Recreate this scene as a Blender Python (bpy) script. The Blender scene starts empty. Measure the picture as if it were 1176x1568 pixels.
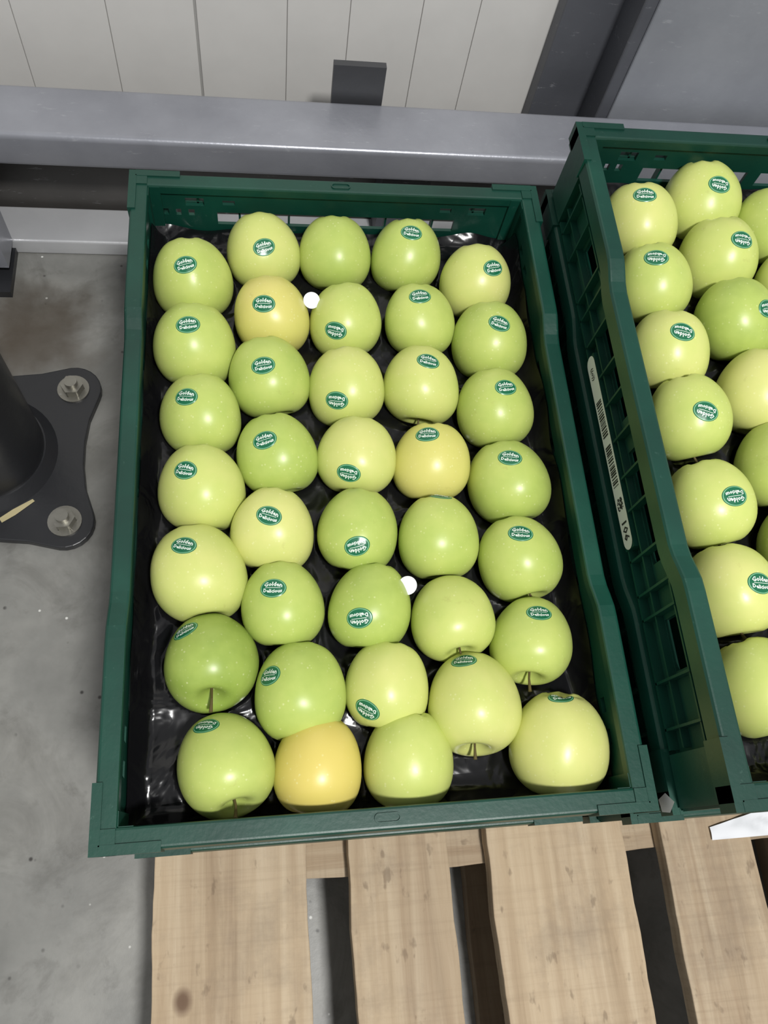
import bpy, math, random
import numpy as np
from mathutils import Vector, Matrix, noise
from mathutils.bvhtree import BVHTree
random.seed(7)
scene = bpy.context.scene
scene.view_settings.view_transform = 'Standard'

# ------------------------------------------------------------------ helpers
def srgb(r, g, b):
    f = lambda c: (c/255/12.92) if c/255 <= .04045 else ((c/255+.055)/1.055)**2.4
    return (f(r), f(g), f(b), 1)

class NT:
    def __init__(s, name):
        s.mat = bpy.data.materials.new(name); s.mat.use_nodes = True
        s.t = s.mat.node_tree; s.b = s.t.nodes['Principled BSDF']
    def n(s, typ, **k):
        nd = s.t.nodes.new(typ)
        for a, v in k.items():
            if a.startswith('i_'):
                key = a[2:].replace('_', ' ')
                nd.inputs[key].default_value = v
            else: setattr(nd, a, v)
        return nd
    def l(s, a, b): s.t.links.new(a, b)
    def coord(s, kind='Object', scale=(1,1,1), loc=(0,0,0), attr=None):
        if attr:
            c = s.n('ShaderNodeAttribute', attribute_name=attr).outputs['Vector']
        else:
            c = s.n('ShaderNodeTexCoord').outputs[kind]
        m = s.n('ShaderNodeMapping'); m.inputs['Scale'].default_value = scale
        m.inputs['Location'].default_value = loc
        s.l(c, m.inputs['Vector']); return m.outputs['Vector']
    def noise(s, vec, scale, detail=4, rough=.55, dist=0):
        nd = s.n('ShaderNodeTexNoise', i_Scale=scale, i_Detail=detail, i_Roughness=rough, i_Distortion=dist)
        s.l(vec, nd.inputs['Vector']); return nd.outputs['Fac']
    def vor(s, vec, scale, feat='F1'):
        nd = s.n('ShaderNodeTexVoronoi', feature=feat, i_Scale=scale)
        s.l(vec, nd.inputs['Vector']); return nd
    def ramp(s, fac, stops):
        r = s.n('ShaderNodeValToRGB'); e = r.color_ramp.elements
        while len(e) < len(stops): e.new(.5)
        for i, (p, c) in enumerate(stops):
            e[i].position = p; e[i].color = c if len(c) == 4 else (*c, 1)
        s.l(fac, r.inputs['Fac']); return r.outputs['Color']
    def mix(s, fac, a, b, mode='MIX'):
        m = s.n('ShaderNodeMix', data_type='RGBA', blend_type=mode)
        for sock, v in ((m.inputs[0], fac), (m.inputs[6], a), (m.inputs[7], b)):
            if hasattr(v, 'links'): s.l(v, sock)
            else: sock.default_value = v
        return m.outputs[2]
    def math(s, op, a, b=0.0):
        m = s.n('ShaderNodeMath', operation=op)
        for sock, v in ((m.inputs[0], a), (m.inputs[1], b)):
            if hasattr(v, 'links'): s.l(v, sock)
            else: sock.default_value = v
        return m.outputs[0]
    def bump(s, h, strength=.3, dist=.002):
        b = s.n('ShaderNodeBump', i_Strength=strength, i_Distance=dist)
        s.l(h, b.inputs['Height']); s.l(b.outputs['Normal'], s.b.inputs['Normal'])
    def set(s, col=None, rough=None, metal=None, **k):
        for key, v in (('Base Color', col), ('Roughness', rough), ('Metallic', metal)):
            if v is None: continue
            if hasattr(v, 'links'): s.l(v, s.b.inputs[key])
            else: s.b.inputs[key].default_value = v
        for a, v in k.items(): s.b.inputs[a.replace('_', ' ')].default_value = v
        return s.mat

B4 = (0,0,0,1); W4 = (1,1,1,1)
# ------------------------------------------------------------------ materials
def m_apple():
    m = NT('apple_skin')
    v = m.coord(attr='loc')
    tint = m.n('ShaderNodeAttribute', attribute_name='tint').outputs['Fac']
    orange = m.n('ShaderNodeAttribute', attribute_name='blush').outputs['Fac']
    axial = m.n('ShaderNodeAttribute', attribute_name='axial').outputs['Fac']
    n1 = m.noise(v, 24, 4, .6)
    f = m.math('ADD', tint, m.math('MULTIPLY', m.math('SUBTRACT', n1, .5), .7))
    base = m.ramp(f, [(0, srgb(140,162,74)), (.35, srgb(172,190,98)), (.65, srgb(192,203,114)), (1, srgb(208,209,130))])
    base = m.mix(orange, base, srgb(216,192,98))
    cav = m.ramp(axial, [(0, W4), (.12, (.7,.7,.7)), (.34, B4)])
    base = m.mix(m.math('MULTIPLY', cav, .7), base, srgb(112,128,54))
    dots = m.vor(v, 230).outputs['Distance']
    dm = m.ramp(dots, [(0, W4), (.14, (.6,.6,.6)), (.22, B4)])
    n2 = m.ramp(m.noise(v, 90, 2), [(.42, B4), (.6, W4)])
    base = m.mix(m.math('MULTIPLY', m.math('MULTIPLY', dm, n2), .5), base, srgb(228,228,180))
    br = m.ramp(m.noise(v, 42, 5, .7), [(.64, B4), (.76, W4)])
    base = m.mix(m.math('MULTIPLY', br, .28), base, srgb(140,124,66))
    m.bump(m.noise(v, 60, 4), .07, .0015)
    return m.set(base, .33, IOR=1.45, Subsurface_Weight=.06, Subsurface_Radius=(.01,.012,.004), Subsurface_Scale=.4, Specular_IOR_Level=.45)

def m_simple(name, col, rough=.5, metal=0, bumpn=None, **k):
    m = NT(name); v = m.coord()
    n = m.noise(v, 14, 4)
    dark = tuple(c*.85 for c in col[:3])+(1,)
    c = m.mix(n, dark, col)
    if bumpn: m.bump(m.noise(v, bumpn[0], 4), bumpn[1], .002)
    return m.set(c, rough, metal, **k)

def m_crate():
    m = NT('green_crate_plastic'); v = m.coord()
    n = m.noise(v, 9, 5)
    c = m.ramp(n, [(.25, srgb(8,48,39)), (.55, srgb(11,61,49)), (.8, srgb(20,75,60))])
    sc = m.ramp(m.noise(m.coord(scale=(1,1,1)), 160, 6, .8), [(.62, B4), (.76, W4)])
    c = m.mix(m.math('MULTIPLY', sc, .25), c, srgb(110,145,132))
    m.bump(m.noise(v, 220, 3), .12, .001)
    return m.set(c, .40)

def m_film():
    m = NT('black_film'); v = m.coord()
    a = m.noise(v, 16, 2, .5, 1.8)
    b = m.vor(v, 20, 'DISTANCE_TO_EDGE').outputs['Distance']
    h = m.math('ADD', a, m.math('MULTIPLY', b, .4))
    m.bump(h, .42, .012)
    return m.set((.006,.006,.007,1), .19, Specular_IOR_Level=.4)

def m_wood():
    m = NT('pallet_wood')
    vs = m.coord(attr='loc', scale=(26,1.3,26))
    tint = m.n('ShaderNodeAttribute', attribute_name='tint').outputs['Fac']
    wob = m.noise(m.coord(attr='loc', scale=(5,1.2,5)), 2.2, 2)
    g = m.n('ShaderNodeTexNoise', i_Scale=2.4, i_Detail=7, i_Roughness=.66, i_Distortion=.5)
    m.l(vs, g.inputs['Vector'])
    c1 = m.ramp(g.outputs['Fac'], [(.26, srgb(142,122,98)), (.45, srgb(172,152,126)), (.6, srgb(188,170,144)), (.8, srgb(200,184,160))])
    w = m.n('ShaderNodeTexWave', bands_direction='X', i_Scale=16, i_Distortion=5, i_Detail=3)
    w.inputs['Detail Scale'].default_value = .6
    m.l(m.coord(attr='loc', scale=(1,.08,1)), w.inputs['Vector'])
    c1 = m.mix(m.math('MULTIPLY', w.outputs['Fac'], .2), c1, srgb(144,116,88))
    sw = m.noise(m.coord(attr='loc', scale=(3,90,3)), 2.5, 3, .6)
    c1 = m.mix(m.math('MULTIPLY', m.ramp(sw, [(.5, B4), (.72, W4)]), .2), c1, srgb(120,100,80))
    big = m.ramp(wob, [(.4, B4), (.65, W4)])
    c1 = m.mix(m.math('MULTIPLY', big, .3), c1, srgb(206,184,150))
    gr = m.ramp(m.noise(m.coord(attr='loc'), 9, 6, .7), [(.5, B4), (.7, W4)])
    c1 = m.mix(m.math('MULTIPLY', gr, .45), c1, srgb(122,108,94))
    kn = m.vor(m.coord(attr='loc', scale=(1,.75,1)), 7.5).outputs['Distance']
    c1 = m.mix(m.ramp(kn, [(.0, W4), (.05, (.85,.85,.85)), (.085, B4)]), c1, srgb(92,66,48))
    spec = m.ramp(m.noise(m.coord(attr='loc', scale=(1,.5,1)), 75, 3, .6), [(.62, B4), (.70, W4)])
    c1 = m.mix(m.math('MULTIPLY', spec, .45), c1, srgb(98,80,62))
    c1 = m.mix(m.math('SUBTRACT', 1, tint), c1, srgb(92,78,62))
    m.bump(g.outputs['Fac'], .5, .002)
    return m.set(c1, .8)

def m_floor():
    m = NT('concrete_floor'); v = m.coord()
    n = m.noise(v, 3.6, 6, .62)
    c = m.ramp(n, [(.28, srgb(98,99,96)), (.5, srgb(136,136,132)), (.72, srgb(170,169,163))])
    f2 = m.noise(v, 60, 5, .7)
    c = m.mix(m.math('MULTIPLY', f2, .35), c, srgb(112,111,106))
    sm_ = m.ramp(m.noise(v, 8, 6, .65, .8), [(.48, B4), (.66, W4)])
    c = m.mix(m.math('MULTIPLY', sm_, .5), c, srgb(86,85,80))
    sm2 = m.ramp(m.noise(v, 22, 5, .65, .4), [(.58, B4), (.7, W4)])
    c = m.mix(m.math('MULTIPLY', sm2, .35), c, srgb(80,78,72))
    sp = m.vor(v, 42).outputs['Distance']
    spn = m.ramp(m.noise(v, 17, 2), [(.5, B4), (.56, W4)])
    c = m.mix(m.math('MULTIPLY', m.ramp(sp, [(.05, W4), (.12, B4)]), spn), c, srgb(60,58,55))
    sp2 = m.vor(v, 27).outputs['Distance']
    c = m.mix(m.ramp(sp2, [(.03, W4), (.055, B4)]), c, srgb(215,215,210))
    st = m.n('ShaderNodeVectorMath', operation='DISTANCE'); st.inputs[1].default_value = (-.21,.70,0)
    m.l(m.coord(scale=(1,1,1)), st.inputs[0])
    d = m.math('ADD', st.outputs['Value'], m.math('MULTIPLY', m.math('SUBTRACT', m.noise(v,14,4), .5), .14))
    c = m.mix(m.ramp(d, [(.0, (.9,.9,.9)), (.05, (.7,.7,.7)), (.12, B4)]), c, srgb(72,62,50))
    m.bump(f2, .15, .002)
    return m.set(c, m.ramp(n, [(.3, (.3,.3,.3)), (.7, (.5,.5,.5))]))

def m_metal(name, lo, hi, rough=.38, metal=.6):
    m = NT(name); v = m.coord()
    n = m.noise(v, 6, 5)
    c = m.ramp(n, [(.3, lo), (.7, hi)])
    sc = m.ramp(m.noise(m.coord(scale=(.25,1,1)), 120, 5, .75), [(.62, B4), (.7, W4)])
    c = m.mix(m.math('MULTIPLY', sc, .25), c, srgb(215,216,220))
    m.bump(m.noise(v, 130, 4), .12, .002)
    return m.set(c, rough, metal)

APPLE = m_apple(); CRATE = m_crate(); FILM = m_film(); WOOD = m_wood(); FLOOR = m_floor()
STEM = m_simple('apple_stem', srgb(92,80,42), .7)
CALYX = m_simple('calyx', srgb(70,60,36), .8)
STK = m_simple('sticker_green', srgb(24,104,70), .3)
STKR = m_simple('sticker_border', srgb(130,190,145), .35)
STKT = m_simple('sticker_text', srgb(228,240,228), .4)
WALLM = m_simple('white_cladding', srgb(228,226,222), .42, bumpn=(40,.05))
GAP = m_simple('panel_seam', srgb(176,175,172), .6)
RAIL = m_metal('galvanised_steel', srgb(138,140,148), srgb(164,166,174), .3, .3)
SILL = m_metal('bright_steel', srgb(196,197,200), srgb(215,216,218), .3, .3)
DARKM = m_metal('dark_grey_steel', srgb(80,82,88), srgb(96,98,104), .5, .1)
VOIDSHADE = m_metal('rail_void_shade', srgb(66,64,62), srgb(84,82,79), .5, .1)  # dark tone painted for the shaded gap under the rail
PANELM = m_metal('grey_panel', srgb(136,139,146), srgb(158,161,167), .38, .15)
BLACK = m_simple('black_paint', srgb(40,41,44), .36, bumpn=(60,.2))
BRK = m_simple('dark_bracket', srgb(66,67,70), .45, bumpn=(60,.2))
BOLT = m_metal('zinc_bolt', srgb(120,118,110), srgb(165,163,155), .35, .8)
YEL = m_simple('wood_splinter', srgb(190,178,136), .7)
PAPER = m_simple('white_paper', srgb(232,234,238), .6)
LABEL = m_simple('label_white', srgb(208,213,210), .5)
INK = m_simple('label_ink', srgb(30,30,30), .6)

class MB:
    def __init__(s): s.v=[]; s.f=[]; s.m=[]; s.att={}; s.mats=[]; s.smooth=[]
    def mi(s, mat):
        if mat not in s.mats: s.mats.append(mat)
        return s.mats.index(mat)
    def add(s, verts, faces, mat, smooth=False, **att):
        o=len(s.v); s.v += [tuple(v) for v in verts]
        i=s.mi(mat)
        for f in faces: s.f.append(tuple(a+o for a in f)); s.m.append(i); s.smooth.append(smooth)
        for k,val in att.items():
            d=s.att.setdefault(k,{})
            for j in range(len(verts)): d[o+j]= val[j] if isinstance(val,(list,np.ndarray)) else val
    def box(s, a, b, mat, jit=0, M=None, **att):
        x0,y0,z0=a; x1,y1,z1=b
        vs=[(x,y,z) for z in (z0,z1) for y in (y0,y1) for x in (x0,x1)]
        if M: vs=[tuple(M@Vector(v)) for v in vs]
        fs=[(0,2,3,1),(4,5,7,6),(0,1,5,4),(2,6,7,3),(0,4,6,2),(1,3,7,5)]
        s.add(vs,fs,mat,**att)
    def cyl(s, p0, p1, r0, r1, mat, seg=24, cap=True, smooth=True, rot=0):
        p0=Vector(p0);p1=Vector(p1);d=(p1-p0).normalized()
        a=d.orthogonal().normalized();b=d.cross(a)
        vs=[];
        for p,r in((p0,r0),(p1,r1)):
            for i in range(seg):
                t=2*math.pi*i/seg+rot; vs.append(p+a*math.cos(t)*r+b*math.sin(t)*r)
        s.add(vs,[(i,(i+1)%seg,seg+(i+1)%seg,seg+i) for i in range(seg)],mat,smooth)
        if cap:
            s.add(vs[seg:],[tuple(range(seg))],mat); s.add(vs[:seg],[tuple(reversed(range(seg)))],mat)
    def obj(s, name, bevel=0, seg=2, parent=None):
        me=bpy.data.meshes.new(name); me.from_pydata(s.v,[],s.f)
        for m in s.mats: me.materials.append(m)
        me.polygons.foreach_set('material_index', s.m)
        me.polygons.foreach_set('use_smooth', s.smooth)
        for k,d in s.att.items():
            vec = any(hasattr(x,'__len__') for x in d.values())
            at=me.attributes.new(k,'FLOAT_VECTOR' if vec else 'FLOAT','POINT')
            for i,x in d.items():
                if vec: at.data[i].vector = x
                else: at.data[i].value = x
        me.validate(); me.update()
        o=bpy.data.objects.new(name,me); scene.collection.objects.link(o)
        if bevel:
            b=o.modifiers.new('bevel','BEVEL'); b.width=bevel; b.segments=seg; b.limit_method='ANGLE'; b.angle_limit=math.radians(40)
            b.harden_normals=False
        if parent: o.parent=parent
        return o
def textmesh(s,size,off=.00012):
    c=bpy.data.curves.new('t','FONT'); c.body=s; c.size=size; c.align_x='CENTER'; c.align_y='CENTER'; c.resolution_u=1; c.offset=off
    o=bpy.data.objects.new('t',c); scene.collection.objects.link(o)
    dg=bpy.context.evaluated_depsgraph_get(); me=bpy.data.meshes.new_from_object(o.evaluated_get(dg))
    vs=[tuple(v.co) for v in me.vertices]; fs=[tuple(p.vertices) for p in me.polygons]
    bpy.data.objects.remove(o); bpy.data.curves.remove(c); bpy.data.meshes.remove(me)
    return vs,fs

# ------------------------------------------------------------------ camera
R = Matrix(((0.98871,-0.02154,0.14832),(-0.07766,-0.92003,0.38407),(0.12819,-0.39125,-0.91131)))
CAM = Vector((.1189,-.00853,.9944))
cd = bpy.data.cameras.new('camera'); cam = bpy.data.objects.new('camera', cd); scene.collection.objects.link(cam)
cd.sensor_fit='VERTICAL'; cd.sensor_height=36; cd.lens=36*1216/1568; cd.clip_start=.01
m4 = Matrix((( R[0][0], -R[0][1], -R[0][2], CAM.x),( R[1][0], -R[1][1], -R[1][2], CAM.y),( R[2][0], -R[2][1], -R[2][2], CAM.z),(0,0,0,1)))
cam.matrix_world = m4; scene.camera = cam

# ------------------------------------------------------------------ room
mb=MB(); mb.box((-1.6,-1.6,-.1),(2.4,1.15,0),FLOOR); mb.obj('floor')
mb=MB()
joints=[-1.4,-.8,-.45,-.325,-.2,-.077,.04,.164,.25,.35,.43,.55]
mb.box((-1.6,1.0525,0),(2.4,1.15,2.6),GAP)
js=[-1.6]+joints+[2.4]
for i in range(len(js)-1):
    g=.0018 if abs(js[i]-.04)<.001 else .0004
    g2=.0018 if abs(js[i+1]-.04)<.001 else .0004
    mb.box((js[i]+g,1.05,.0),(js[i+1]-g2,1.0535,2.6),WALLM)
mb.obj('wall_back',bevel=.0009)

mb=MB()
mb.box((.538,1.02,0),(.64,1.05,2.3),DARKM)
mb.box((.618,.955,0),(.626,1.05,2.3),DARKM)
mb.box((.630,.948,0),(1.5,.956,2.3),PANELM)
mb.box((.612,.950,0),(.630,.956,2.3),DARKM)
mb.box((1.46,.956,0),(1.5,1.05,2.3),DARKM)
mb.obj('steel_column',bevel=.003)

mb=MB()
def rail_section(prof, x0,x1,mat):
    n=len(prof)
    vs=[(x0,y,z) for y,z in prof]+[(x1,y,z) for y,z in prof]
    fs=[(i,(i+1)%n,n+(i+1)%n,n+i) for i in range(n)]
    mb.add(vs,fs,mat,True)
    mb.add(vs,[tuple(range(n)),tuple(reversed(range(n,2*n)))],mat)
def rr(y0,z0,y1,z1,r,k=5):
    out=[]
    for cy,cz,a in((y1-r,z1-r,0),(y0+r,z1-r,90),(y0+r,z0+r,180),(y1-r,z0+r,270)):
        for i in range(k+1):
            t=math.radians(a+90*i/k); out.append((cy+r*math.cos(t),cz+r*math.sin(t)))
    return out
rail_section(rr(.84,.166,.93,.2175,.008),-1.5,2.2,RAIL)
rail_section(rr(.84,0,.905,.028,.004),-1.5,2.2,SILL)
mb.box((-1.5,.912,.0),(2.2,.922,.170),VOIDSHADE)  # added dark board, its colour stands in for shade in the void below
for x in(-.30,.33,.95,1.6):
    mb.box((x-.035,.86,.028),(x+.035,.911,.168),DARKM)
mb.box((.221,.934,.0),(.291,.944,.268),BRK)
mb.box((.223,.944,.08),(.289,1.048,.086),BRK)
mb.box((-.36,.79,.028),(-.235,.84,.19),RAIL)
mb.box((-.36,.76,.0),(-.235,.84,.012),BLACK)
mb.obj('crash_rail')

# ------------------------------------------------------------------ black post with base plate
mb=MB()
pc=Vector((-.236,.500,0))
bolts=[(-.137,.598),(-.134,.402),(-.336,.598),(-.336,.402)]
pts=[]
def lobe(cx,cy,a0,a1,r=.036,k=8):
    for i in range(k+1):
        t=math.radians(a0+(a1-a0)*i/k); pts.append((cx+r*math.cos(t),cy+r*math.sin(t)))
def conc(a,b,dep,k=5):
    a=Vector(a);b=Vector(b);d=(b-a);nrm=Vector((-d.y,d.x)).normalized()
    for i in range(1,k):
        t=i/k; p=a+d*t+nrm*dep*math.sin(math.pi*t)**.7; pts.append((p.x,p.y))
L=[(bolts[1],-100,20),(bolts[0],-20,100),(bolts[2],80,200),(bolts[3],160,280)]
for i,(c,a0,a1) in enumerate(L):
    lobe(c[0],c[1],a0,a1)
    e=pts[-1]; c2,b0,_=L[(i+1)%4]
    s2=(c2[0]+.036*math.cos(math.radians(b0)),c2[1]+.036*math.sin(math.radians(b0)))
    conc(e,s2,.016 if i%2==0 else .014)
n=len(pts)
vs=[(x,y,0) for x,y in pts]+[(x,y,.012) for x,y in pts]
mb.add(vs,[(i,(i+1)%n,n+(i+1)%n,n+i) for i in range(n)]+[tuple(range(n,2*n)),tuple(reversed(range(n)))],BLACK)
mb.cyl((pc.x,pc.y,.012),(pc.x,pc.y,.9),.072,.072,BLACK,48)
mb.cyl((pc.x,pc.y,.012),(pc.x,pc.y,.026),.086,.074,BLACK,48)
for bx,by in bolts:
    mb.cyl((bx,by,.012),(bx,by,.0145),.021,.021,BOLT,28)
    mb.cyl((bx,by,.0145),(bx,by,.026),.0150,.0150,BOLT,6,smooth=False,rot=.3)
    mb.cyl((bx,by,.026),(bx,by,.034),.0085,.0085,BOLT,18)
mb.add([(-.214,.408,.0128),(-.198,.420,.0135),(-.176,.434,.0128),(-.173,.431,.0128),(-.195,.412,.0128),(-.210,.402,.0128)],[(0,5,4,1),(1,4,3,2)],YEL)
mb.obj('steel_post',bevel=.0015)

# ------------------------------------------------------------------ pallet
mb=MB()
PX=.007; SY=.037
def wood(a,b,tint=1.0,jit=.0022,along='y'):
    off=Vector((random.uniform(0,9),random.uniform(0,9),random.uniform(0,9)))
    n=90 if along=='y' else 40
    ax=1 if along=='y' else 0
    vs=[];fs=[];loc=[]
    for i in range(n+1):
        t=i/n; p=a[ax]+(b[ax]-a[ax])*t
        o=1-ax
        e0=a[o]+(noise.noise(Vector((p*12,off.x,1)))+.4*noise.noise(Vector((p*60,off.x,1))))*jit
        e1=b[o]+(noise.noise(Vector((p*12,off.y,3)))+.4*noise.noise(Vector((p*60,off.x,1))))*jit
        wz=noise.noise(Vector((p*5,off.z,5)))*.0008-.0008
        for q,z in((e0,a[2]),(e1,a[2]),(e1,b[2]+wz),(e0,b[2]+wz)):
            v=(q,p,z) if ax==1 else (p,q,z); vs.append(v)
            loc.append(Vector((q,p,z))+off)
    for i in range(n):
        for k in range(4):
            fs.append((4*i+k,4*i+(k+1)%4,4*i+4+(k+1)%4,4*i+4+k))
    fs+= [(0,1,2,3),tuple(4*n+k for k in(3,2,1,0))]
    mb.add(vs,fs,WOOD,tint=tint,loc=loc)
xs=[(0,.145),(.18625,.28625),(.3275,.4725),(.51375,.61375),(.655,.80)]
for i,(a,b) in enumerate(xs):
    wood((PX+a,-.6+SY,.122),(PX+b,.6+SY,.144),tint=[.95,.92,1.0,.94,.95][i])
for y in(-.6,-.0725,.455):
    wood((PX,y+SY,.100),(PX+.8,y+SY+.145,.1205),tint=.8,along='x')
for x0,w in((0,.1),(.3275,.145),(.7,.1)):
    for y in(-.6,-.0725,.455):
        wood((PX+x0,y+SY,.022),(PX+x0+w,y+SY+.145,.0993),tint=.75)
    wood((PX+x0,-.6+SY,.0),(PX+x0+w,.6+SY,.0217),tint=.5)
mb.obj('wooden_pallet',bevel=.0012)

# ------------------------------------------------------------------ crates
H=.085
def sm(t): t=max(0,min(1,t)); return t*t*(3-2*t)
def dip(u):
    return -.009*sm((u-.15)/.035)*sm((.45-u)/.035)
def crate(x0,y0,z0,lab=False):
    mb=MB(); W=.4; D=.6
    lw=.0155
    def panel(L,holes,mapf):
        us=set([0,L]); vs=set([0,H-.002])
        for (a,b,c,d) in holes: us|={a,b}; vs|={c,d}
        k=int(L/.012)
        for i in range(k+1): us.add(L*i/k)
        us=sorted(us); vs=sorted(vs)
        U=[us[0]]
        for u in us[1:]:
            if u-U[-1]>1e-5: U.append(u)
        us=U
        def solid(i,j):
            if i<0 or j<0 or i>=len(us)-1 or j>=len(vs)-1: return False
            u=(us[i]+us[i+1])/2; v=(vs[j]+vs[j+1])/2
            return not any(a<u<b and c<v<d for a,b,c,d in holes)
        V=[];F=[];idx={}
        def g(i,j,w):
            if (i,j,w) not in idx: idx[(i,j,w)]=len(V); V.append(mapf(us[i],vs[j],w))
            return idx[(i,j,w)]
        for i in range(len(us)-1):
            for j in range(len(vs)-1):
                if not solid(i,j): continue
                F.append((g(i,j,0),g(i+1,j,0),g(i+1,j+1,0),g(i,j+1,0)))
                F.append((g(i,j,1),g(i,j+1,1),g(i+1,j+1,1),g(i+1,j,1)))
                if not solid(i-1,j): F.append((g(i,j,0),g(i,j+1,0),g(i,j+1,1),g(i,j,1)))
                if not solid(i+1,j): F.append((g(i+1,j,0),g(i+1,j,1),g(i+1,j+1,1),g(i+1,j+1,0)))
                if not solid(i,j-1): F.append((g(i,j,0),g(i,j,1),g(i+1,j,1),g(i+1,j,0)))
                if not solid(i,j+1): F.append((g(i,j+1,0),g(i+1,j+1,0),g(i+1,j+1,1),g(i,j+1,1)))
        mb.add(V,F,CRATE)
    ws,wt=.0095,.0035
    lh=[(.05,.062,.05,.058),(.075,.087,.05,.058),(.10,.14,.028,.046),(.46,.50,.028,.046),(.513,.525,.05,.058),(.538,.55,.05,.058),
        (.185,.285,.030,.052),(.315,.415,.030,.052),(.05,.09,.014,.022),(.11,.15,.014,.022),(.45,.49,.014,.022),(.51,.55,.014,.022),(.2,.28,.012,.02),(.32,.4,.012,.02)]
    sh=[(.048,.066,.058,.068),(.084,.096,.060,.066),(.304,.316,.060,.066),(.334,.352,.058,.068),
        (.078,.190,.034,.050),(.204,.322,.034,.050),(.026,.031,.045,.053),(.038,.043,.045,.053),(.050,.056,.045,.053)]
    for side in(0,1):
        def mf(u,v,w,side=side):
            inset=ws+w*wt
            x=inset if side==0 else W-inset
            zz=v+ (dip(u)*(v/H)**2)
            return (x0+x,y0+max(.0095,min(D-.0095,u)),z0+zz)
        panel(D,lh,mf)
        def mf2(u,v,w,side=side):
            inset=ws+w*wt
            y=inset if side==0 else D-inset
            return (x0+max(.0095,min(W-.0095,u)),y0+y,z0+v)
        panel(W,sh,mf2)
    mb.box((x0+.011,y0+.011,z0+.003),(x0+W-.011,y0+D-.011,z0+.007),CRATE)
    r=.012; path=[]
    def arc(cx,cy,a0):
        for i in range(7):
            t=math.radians(a0+90*i/6); path.append((cx+r*math.cos(t),cy+r*math.sin(t),math.cos(t),math.sin(t)))
    def line(a,b,nx,ny,k):
        for i in range(1,k): t=i/k; path.append((a[0]+(b[0]-a[0])*t,a[1]+(b[1]-a[1])*t,nx,ny))
    arc(W-r,r,-90); line((W,r),(W,D-r),1,0,60)
    arc(W-r,D-r,0); line((W-r,D),(r,D),0,1,20)
    arc(r,D-r,90); line((0,D-r),(0,r),-1,0,60)
    arc(r,r,180); line((r,0),(W-r,0),0,-1,20)
    sec=[(0.001,-.0165),(0,-.002),(-.0012,-.0003),(-.0025,0),(-lw+.002,0),(-lw+.0006,-.0006),(-lw,-.002),(-lw,-.010),(-lw+.0025,-.010),(-lw+.0025,-.0032),(-.0028,-.0032),(-.0018,-.0165)]
    n=len(path);k=len(sec);V=[];F=[]
    for (px,py,nx,ny) in path:
        for (o,z) in sec:
            X=px+nx*o; Y=py+ny*o
            if abs(nx)>1e-3 and abs(ny)>1e-3 and -o>r:
                X=px+nx*(-r*.999); Y=py+ny*(-r*.999)
                e=(-o-r); X-=math.copysign(e,nx); Y-=math.copysign(e,ny)
            elif -o>r and (py<=r+1e-6 or py>=D-r-1e-6) and abs(nx)>.99:
                Y=Y-math.copysign(-o-r,(py-D/2))
            elif -o>r and (px<=r+1e-6 or px>=W-r-1e-6) and abs(ny)>.99:
                X=X-math.copysign(-o-r,(px-W/2))
            dz=dip(py)if abs(nx)>.99 else 0
            V.append((x0+X,y0+Y,z0+H+z+dz))
    for i in range(n):
        for j in range(k):
            a=i*k+j;b=i*k+(j+1)%k;c=((i+1)%n)*k+(j+1)%k;d=((i+1)%n)*k+j
            F.append((a,d,c,b))
    mb.add(V,F,CRATE,smooth=False)
    for sx in(0,1):
        for sy in(0,1):
            def bx(a,b,c,d,z1,z2):
                xa,xb=(a,b) if sx==0 else (W-b,W-a); ya,yb=(c,d) if sy==0 else (D-d,D-c)
                mb.box((x0+xa,y0+ya,z0+z1),(x0+xb,y0+yb,z0+z2),CRATE)
            bx(.002,.0094,.004,.042,.004,H-.017)
            bx(.004,.038,.002,.0094,.004,H-.017)
            bx(-.002,.005,.004,.045,H-.020,H+.0016)
            bx(.004,.045,-.002,.005,H-.020,H+.0016)
            bx(-.002,.0148,-.002,.0148,H-.018,H+.0013)
            bx(.013,.026,.0131,.016,.01,H-.002)
            bx(.0131,.016,.013,.026,.01,H-.002)
    for sx in(0,1):
        def bx(a,b,c,d,z1,z2,zt=0):
            xa,xb=(a,b) if sx==0 else (W-b,W-a)
            mb.box((x0+xa,y0+c,z0+z1),(x0+xb,y0+d,z0+z2),CRATE)
        for u in [.06,.095,.145,.165,.195,.235,.265,.30,.335,.365,.405,.435,.455,.505,.54]:
            bx(.002,.0094,u-.001,u+.001,.006,H-.024)
        bx(.002,.0094,.045,.555,.0055,.008); bx(.0035,.0094,.045,.555,.0245,.0265); bx(.0035,.0094,.045,.555,.0565,.0585)
    for sy in(0,1):
        def bx(a,b,c,d,z1,z2):
            ya,yb=(c,d) if sy==0 else (D-d,D-c)
            mb.box((x0+a,y0+ya,z0+z1),(x0+b,y0+yb,z0+z2),CRATE)
        for u in [.06,.1,.15,.2,.25,.30,.34]:
            bx(u-.001,u+.001,.002,.0094,.006,H-.018)
        bx(.04,.36,.002,.0094,.0055,.008); bx(.04,.36,.0035,.0094,.0575,.0595)
        O=[]
        for q in range(24):
            t=2*math.pi*q/24
            ex=.006*(1 if math.cos(t)>0 else -1)
            O.append((ex+.0035*math.cos(t),.0035*math.sin(t)))
        yc=.008 if sy==0 else D-.008
        Vo=[];
        for sc_,zz in((1,-.0005),(1,.0012),(.72,.0012),(.72,-.0005)):
            for (ox,oy) in O:
                Vo.append((x0+.2+ox*(1 if sc_==1 else .9),y0+yc+oy*sc_,z0+H+zz))
        Fo=[(a*24+i,a*24+(i+1)%24,(a+1)*24+(i+1)%24,(a+1)*24+i) for a in range(3) for i in range(24)]
        mb.add(Vo,Fo,CRATE)
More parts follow.
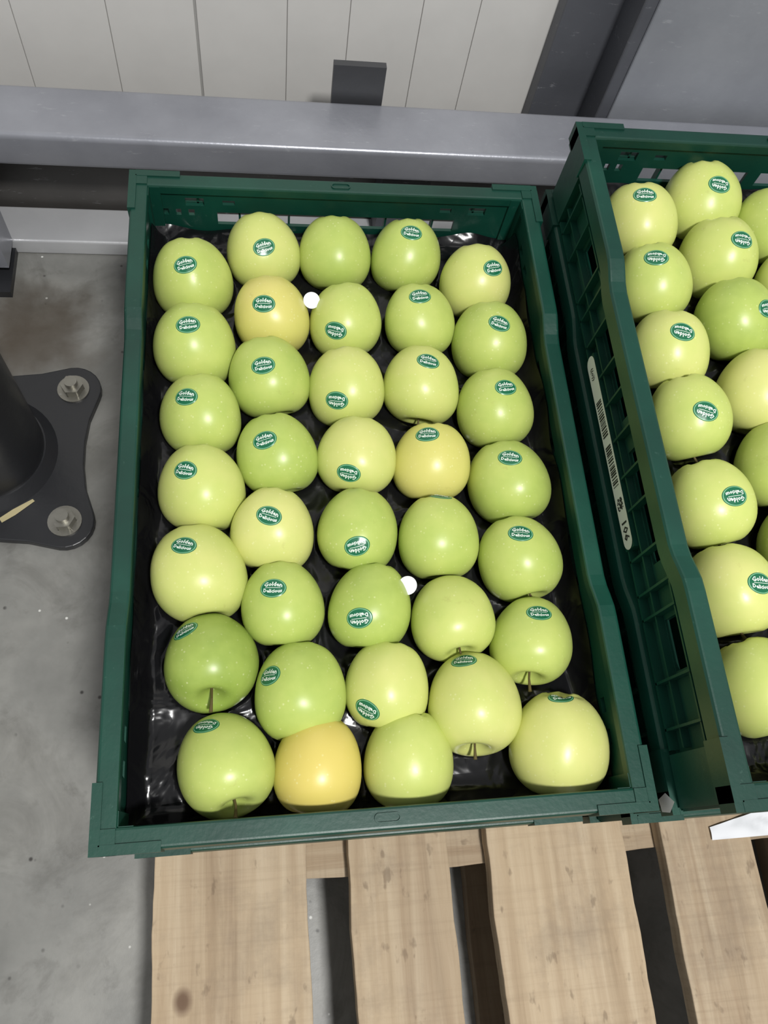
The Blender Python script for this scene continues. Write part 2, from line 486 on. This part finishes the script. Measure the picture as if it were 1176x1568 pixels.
    if lab:
        yl0,yl1,zl0,zl1=.205,.392,.004,.020; xx=x0+.0012; rad=(zl1-zl0)/2
        mb.box((x0+.0014,y0+yl0,z0+zl0),(x0+.0094,y0+yl1,z0+zl1),CRATE)
        P=[]
        for cy,a0 in((yl1-rad,-90),(yl0+rad,90)):
            for i in range(11):
                t=math.radians(a0+180*i/10); P.append((xx-.0003,y0+cy+rad*math.cos(t),z0+(zl0+zl1)/2+rad*math.sin(t)))
        mb.add(P,[tuple(range(len(P)))],LABEL)
        y=.262
        rnd=random.Random(3)
        while y<.345:
            w=rnd.choice([.0005,.0009,.0014])
            if not .300<y<.308:
                mb.box((xx-.0006,y0+y,z0+zl0+.003),(xx-.0003,y0+y+w,z0+zl1-.003),INK)
            y+=w+rnd.choice([.0008,.0012,.0018])
        for i in range(9):
            for j in range(9):
                if rnd.random()<.5: mb.box((xx-.0006,y0+.240+i*.0012,z0+zl0+.003+j*.0011),(xx-.0003,y0+.2412+i*.0012,z0+zl0+.0041+j*.0011),INK)
        tv,tf=textmesh('106',.0125,.0002)
        mb.add([(xx-.0006,y0+.222-a,z0+(zl0+zl1)/2+b) for a,b,_ in tv],tf,INK)
        tv,tf=textmesh('((o))',.007,.0001)
        mb.add([(xx-.0006,y0+.374-a,z0+(zl0+zl1)/2+b) for a,b,_ in tv],tf,INK)
    return mb.obj('produce_crate',bevel=.0008,seg=1)

XL,YL,XR,YR=0.,0.,.4147,-.006
zb=.1445
for i in range(3): crate(XL+[.004,-.002,0][i],YL+[-.002,.002,0][i],zb+i*H)
for i in range(4): crate(XR+[0,.003,-.001,0][i],YR+[.002,-.002,.002,0][i],zb+i*H,lab=(i==3))
RIML=zb+3*H; RIMR=zb+4*H

# ------------------------------------------------------------------ apples
def profile(ns=30):
    out=[]
    for i in range(ns+1):
        t=math.pi*i/ns
        rho=math.sin(t)**.92*(1+.10*math.cos(t))
        z=math.cos(t)
        z=math.copysign(abs(z)**.95,z)
        z-= .34*math.exp(-(rho/.27)**2) if t<1.2 else 0
        z+= .22*math.exp(-(rho/.24)**2) if t>1.9 else 0
        out.append((rho,z,i/ns))
    return out
PR=profile(); mr=max(p[0] for p in PR)
T1=textmesh('Golden',.0050,.00016); T2=textmesh('Delicious',.0041,.00014)
def apple(mb,c,r,stem,tint,blush=0,sticker=None,flip=False,elong=1.06,stemvis=True,rng=random):
    c=Vector(c); ax=Vector(stem).normalized()
    a=ax.orthogonal().normalized(); spin=rng.uniform(0,6.28); a=Matrix.Rotation(spin,3,ax)@a; b=ax.cross(a)
    seg=36; V=[];F=[];loc=[];axl=[]
    off=Vector((rng.uniform(0,5),rng.uniform(0,5),rng.uniform(0,5)))
    lob=rng.uniform(.010,.024); sk=rng.uniform(-.07,.07); ph=rng.uniform(0,6)
    for (rho,z,t) in PR:
        for k in range(seg):
            f=2*math.pi*k/seg
            rr_=rho/mr*(1+lob*math.cos(5*f)*(t**1.5)*1.3+.020*math.cos(2*f+ph)+.012*math.cos(3*f))
            zz=z+ .045*math.cos(5*f)*max(0,(t-.78))/.22*(1-abs(t-.9)*5 if abs(t-.9)<.2 else 0) + sk*rr_*math.cos(f)
            p=(a*math.cos(f)+b*math.sin(f))*rr_*r+ax*zz*r*elong
            p=p*(1+.035*noise.noise(p/r*.9+off))
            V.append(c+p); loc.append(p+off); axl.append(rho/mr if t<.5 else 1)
    ns=len(PR)-1
    for i in range(ns):
        for k in range(seg):
            F.append((i*seg+k,(i+1)*seg+k,(i+1)*seg+(k+1)%seg,i*seg+(k+1)%seg))
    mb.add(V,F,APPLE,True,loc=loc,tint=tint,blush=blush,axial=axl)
    if stemvis:
        base=c+ax*(1-.36)*r*elong; d=(ax+a*rng.uniform(-.35,.35)+b*rng.uniform(-.35,.35)).normalized()
        L=rng.uniform(.38,.62)*r; mid=base+ax*L*.5; tip=mid+d*L*.5
        mb.cyl(base,mid,.0011,.0009,STEM,8); mb.cyl(mid,tip,.0009,.0015,STEM,8)
    cb=c-ax*(1-.22)*r*elong
    for k in range(5):
        t=2*math.pi*k/5; q=cb+(a*math.cos(t)+b*math.sin(t))*.10*r
        mb.cyl(q,cb-ax*.10*r+(a*math.cos(t)+b*math.sin(t))*.02*r,.0016,.0004,CALYX,6)
    if sticker:
        n=Vector(sticker).normalized(); bvh=BVHTree.FromPolygons(V,F)
        def hit(p,lift):
            o=c+n*.08+p; h=bvh.ray_cast(o,-n)
            if h[0] is None: return None
            return h[0]+n*lift
        right=Vector((R[0][0],R[1][0],R[2][0]))
        ux=(right-n*right.dot(n)).normalized(); ang=rng.uniform(-.3,.3)+(math.pi if flip else 0)
        ux=Matrix.Rotation(ang,3,n)@ux; uy=n.cross(ux)
        sa,sb=.0108,.0082
        def pt(x,y,lift):
            d=ux*x+uy*y; L=d.length
            if L>1e-7:
                th=L/r; d=d/L*(r*math.sin(th))
            q=hit(d,lift)
            return q if q is not None else c+d+n*r*.8
        rings=[0,.35,.7,.88,.94,1.0]; sg=32; VV=[pt(0,0,.00035)]
        for q in rings[1:]:
            for k in range(sg):
                t=2*math.pi*k/sg; VV.append(pt(sa*q*math.cos(t),sb*q*math.sin(t),.00035 if q<1 else .00012))
        def ringf(i): return [(1+(i-1)*sg+k,1+i*sg+k,1+i*sg+(k+1)%sg,1+(i-1)*sg+(k+1)%sg) for k in range(sg)]
        mb.add(VV,[(0,1+k,1+(k+1)%sg) for k in range(sg)]+ringf(1)+ringf(2)+ringf(4),STK,True)
        mb.add(VV,ringf(3),STKR,True)
        for (tv,tf),yo in((T1,.0030),(T2,-.0030)):
            mb.add([pt(x,y+yo-(x*x)*(14 if yo>0 else -14),.0006) for x,y,_ in tv],tf,STKT)
        lv=[(-.0062+.0124*i/6,s) for i in range(7) for s in(-.0002,.0002)]
        mb.add([pt(x,y,.0006) for x,y in lv],[(2*i,2*i+2,2*i+3,2*i+1) for i in range(6)],STKT)

data="050548394637053466394746060387373849062308383752060225404063071146383071083061383285123588375127130503384237125428384540131343373847126264364650133193354056146116382360158046360000200587370000207499363417203419373516208340363819204262374524211188363531221117352524234049360000279586375049285500364554280419375156282333364064280253375186284175360000295098393888353552376140359475395044354393385252357310394258355229374363355151365169367057405090"
tints=[.50,.50,.52,.72,.78,.06,.50, .80,.9,.42,.36,.95,.42,.38,.9, .42,.6,.78,.85,.40,.34,.80,.70, .48,.5,.78,.85,.5,.70,.85, .82,.46,.48,.42,.50,.55,.95]
blush={14:.75,26:.35,8:.40}
flips={15,16,17,18,19,20,21,6}
rel={5:40,6:30,4:16,13:10,28:30,29:18,35:24,34:14,36:-12,22:-8,14:0,33:12,32:12,25:12,21:2}
A=[]
K=.634/.684
for i in range(0,len(data),12):
    s=data[i:i+12]; A.append((int(s[:3])/1000,int(s[3:6])/1000,int(s[6:8])/1000,int(s[8:10]),int(s[10:12])))
mb=MB(); left=[]
for i,(x,y,r,sx,sy) in enumerate(A):
    x=.119+(x-.119)*K; y=-.0085+(y+.0085)*K; r=r*K*1.04
    el=1.06+.05*max(0,1-y/.3)
    y=max(y,.0145+r*1.03); y=min(y,.585-r*1.0); x=min(x,.3862-r); x=max(x,.0138+r)
    z=RIML-.0405+random.uniform(-.001,.001)
    hide=-math.degrees(math.atan2(y-CAM.y,CAM.z-z))
    e=math.radians(hide+rel.get(i,5+random.uniform(-3,5))); yaw=random.uniform(-.25,.25)
    if i==5: yaw=.05
    if i==6: yaw=.25
    st=(math.sin(yaw)*math.cos(e),-math.cos(yaw)*math.cos(e),math.sin(e))
    stk=None
    if sx:
        dx,dy=sx-50,sy-50; q=math.hypot(dx,dy)
        if q>33: dx*=33/q; dy*=33/q
        stk=(dx,dy,math.sqrt(1600-dx*dx-dy*dy))
    left.append((x,y,z,r))
    apple(mb,(x,y,z),r,st,tints[i],blush.get(i,0),stk,i in flips,el,stemvis=True)
mb.obj('green_apples')

mb=MB(); right=[]
cols=[(.475,[.518,.445,.371,.304,.224,.151,.0765],.0352),(.548,[.546,.476,.405,.328,.258,.186,.114,.052],.0368),
      (.615,[.516,.443,.371,.299,.226,.152,.080],.0365),(.686,[.546,.475,.402,.330,.258,.186,.114,.052],.0365),(.760,[.516,.443,.371,.299,.226,.152,.080],.0365)]
rt={(0,0):.85,(0,1):.55,(0,2):.8,(0,3):.6,(0,4):.7,(0,5):.85,(0,6):.65,(1,0):.7,(1,1):.65,(1,2):.35,(1,3):.97,(1,4):.55,(1,5):.45,(2,0):.5}
rs={(0,0):(-4,-3),(0,1):(-7,-2),(0,2):(0,-8),(0,3):(2,-18),(0,4):(7,-13),(0,5):(9,-10),(0,6):(2,-16),(1,0):(-1,-13),(1,1):(3,-10),(1,2):(11,-12),(1,3):(10,-6)}
for ci,(x,ys,r) in enumerate(cols):
    for ri,y in enumerate(ys):
        xx=x+random.uniform(-.002,.002)
        z=RIMR-.0405
        hide=-math.degrees(math.atan2(y-CAM.y,CAM.z-z))
        e=math.radians(hide+5+random.uniform(-4,5)); yaw=random.uniform(-.25,.25)
        d=rs.get((ci,ri),(random.uniform(-12,-2),random.uniform(-18,-2)))
        if ci==0: d=(d[0]-5,d[1]+4)
        d=(d[0],d[1],math.sqrt(max(1600-d[0]**2-d[1]**2,16)))
        right.append((xx,y,z,r))
        apple(mb,(xx,y,z),r,(math.sin(yaw)*math.cos(e),-math.cos(e)*math.cos(yaw),math.sin(e)),rt.get((ci,ri),random.uniform(.4,.9)),0,d,random.random()<.6,1.06)
mb.obj('green_apples')

# ------------------------------------------------------------------ black film-covered trays
def tray(x0,y0,rim,apples):
    nx,ny=120,180; xa,xb,ya,yb=x0+.0145,x0+.3855,y0+.0145,y0+.5855
    ap=np.array(apples); V=[]
    for j in range(ny+1):
        for i in range(nx+1):
            x=xa+(xb-xa)*i/nx; y=ya+(yb-ya)*j/ny
            e=min(x-xa,xb-x,y-ya,yb-y)
            nz=noise.noise(Vector((x*30,y*30,1)))*.006
            z=rim-.058+nz
            base_top=rim-.056 if (yb-y)<.012 else rim-.036
            top=base_top+noise.noise(Vector((x*22,y*22,9)))*.009
            t=max(0,1-e/.012); z=z+(top-z)*t**1.2
            d2=(ap[:,0]-x)**2+(ap[:,1]-y)**2; rr2=(ap[:,3]*1.10)**2
            m=d2<rr2
            if m.any():
                zz=(ap[m,2]-np.sqrt(rr2[m]-d2[m])).min()
                z=min(z,zz) if e>.006 else z
            z=max(z,rim-H+.0085)
            wob=noise.noise(Vector((x*60,y*60,z*60)))*.0012*(1-t)
            V.append((x+wob,y+wob,z))
    F=[(j*(nx+1)+i,j*(nx+1)+i+1,(j+1)*(nx+1)+i+1,(j+1)*(nx+1)+i) for j in range(ny) for i in range(nx)]
    t=MB(); t.add(V,F,FILM,True)
    return t
tray(XL,YL,RIML,left).obj('tray_liner')
tray(XR,YR,RIMR,right).obj('tray_liner')
for (x,y) in((.167,.4705),(.2336,.1853)):
    d=MB(); p=Vector((x,y,.378)); nn=Vector((0,-.45,.9)).normalized()
    d.cyl(p,p+nn*.0006,.0078,.0078,PAPER,28); d.obj('paper_disc')
# torn label on the stack corner
mb=MB(); mb.add([(.4112,-.003,.385),(.4112,.006,.383),(.4112,.010,.396),(.4112,.003,.408),(.4112,-.004,.398)],[(0,1,2,3,4)],LABEL)
mb.obj('torn_label')

mb=MB(); V=[]
nx,ny=24,10
for j in range(ny+1):
    for i in range(nx+1):
        u=i/nx; w=j/ny; x=.575+.14*u; y=-.032+.042*w*(.3+.7*u)
        V.append((x,y,.1455+abs(noise.noise(Vector((x*40,y*60,2))))*.010*(.3+u)))
mb.add(V,[(j*(nx+1)+i,j*(nx+1)+i+1,(j+1)*(nx+1)+i+1,(j+1)*(nx+1)+i) for j in range(ny) for i in range(nx)],PAPER,True)
mb.obj('plastic_wrap')

# ------------------------------------------------------------------ light
w=bpy.data.worlds.new('world'); scene.world=w; w.use_nodes=True
w.node_tree.nodes['Background'].inputs[0].default_value=(.98,.99,1,1)
w.node_tree.nodes['Background'].inputs[1].default_value=.45
def area(name,loc,target,sx,sy,power,col):
    l=bpy.data.lights.new(name,'AREA'); l.shape='RECTANGLE'; l.size=sx; l.size_y=sy; l.energy=power; l.color=col
    o=bpy.data.objects.new(name,l); scene.collection.objects.link(o); o.location=loc
    o.rotation_euler=(Vector(target)-Vector(loc)).to_track_quat('-Z','Y').to_euler(); return o
area('ceiling_lamp',(.55,-.75,2.6),(.3,.3,.3),.22,.22,60,(1,.99,.97))
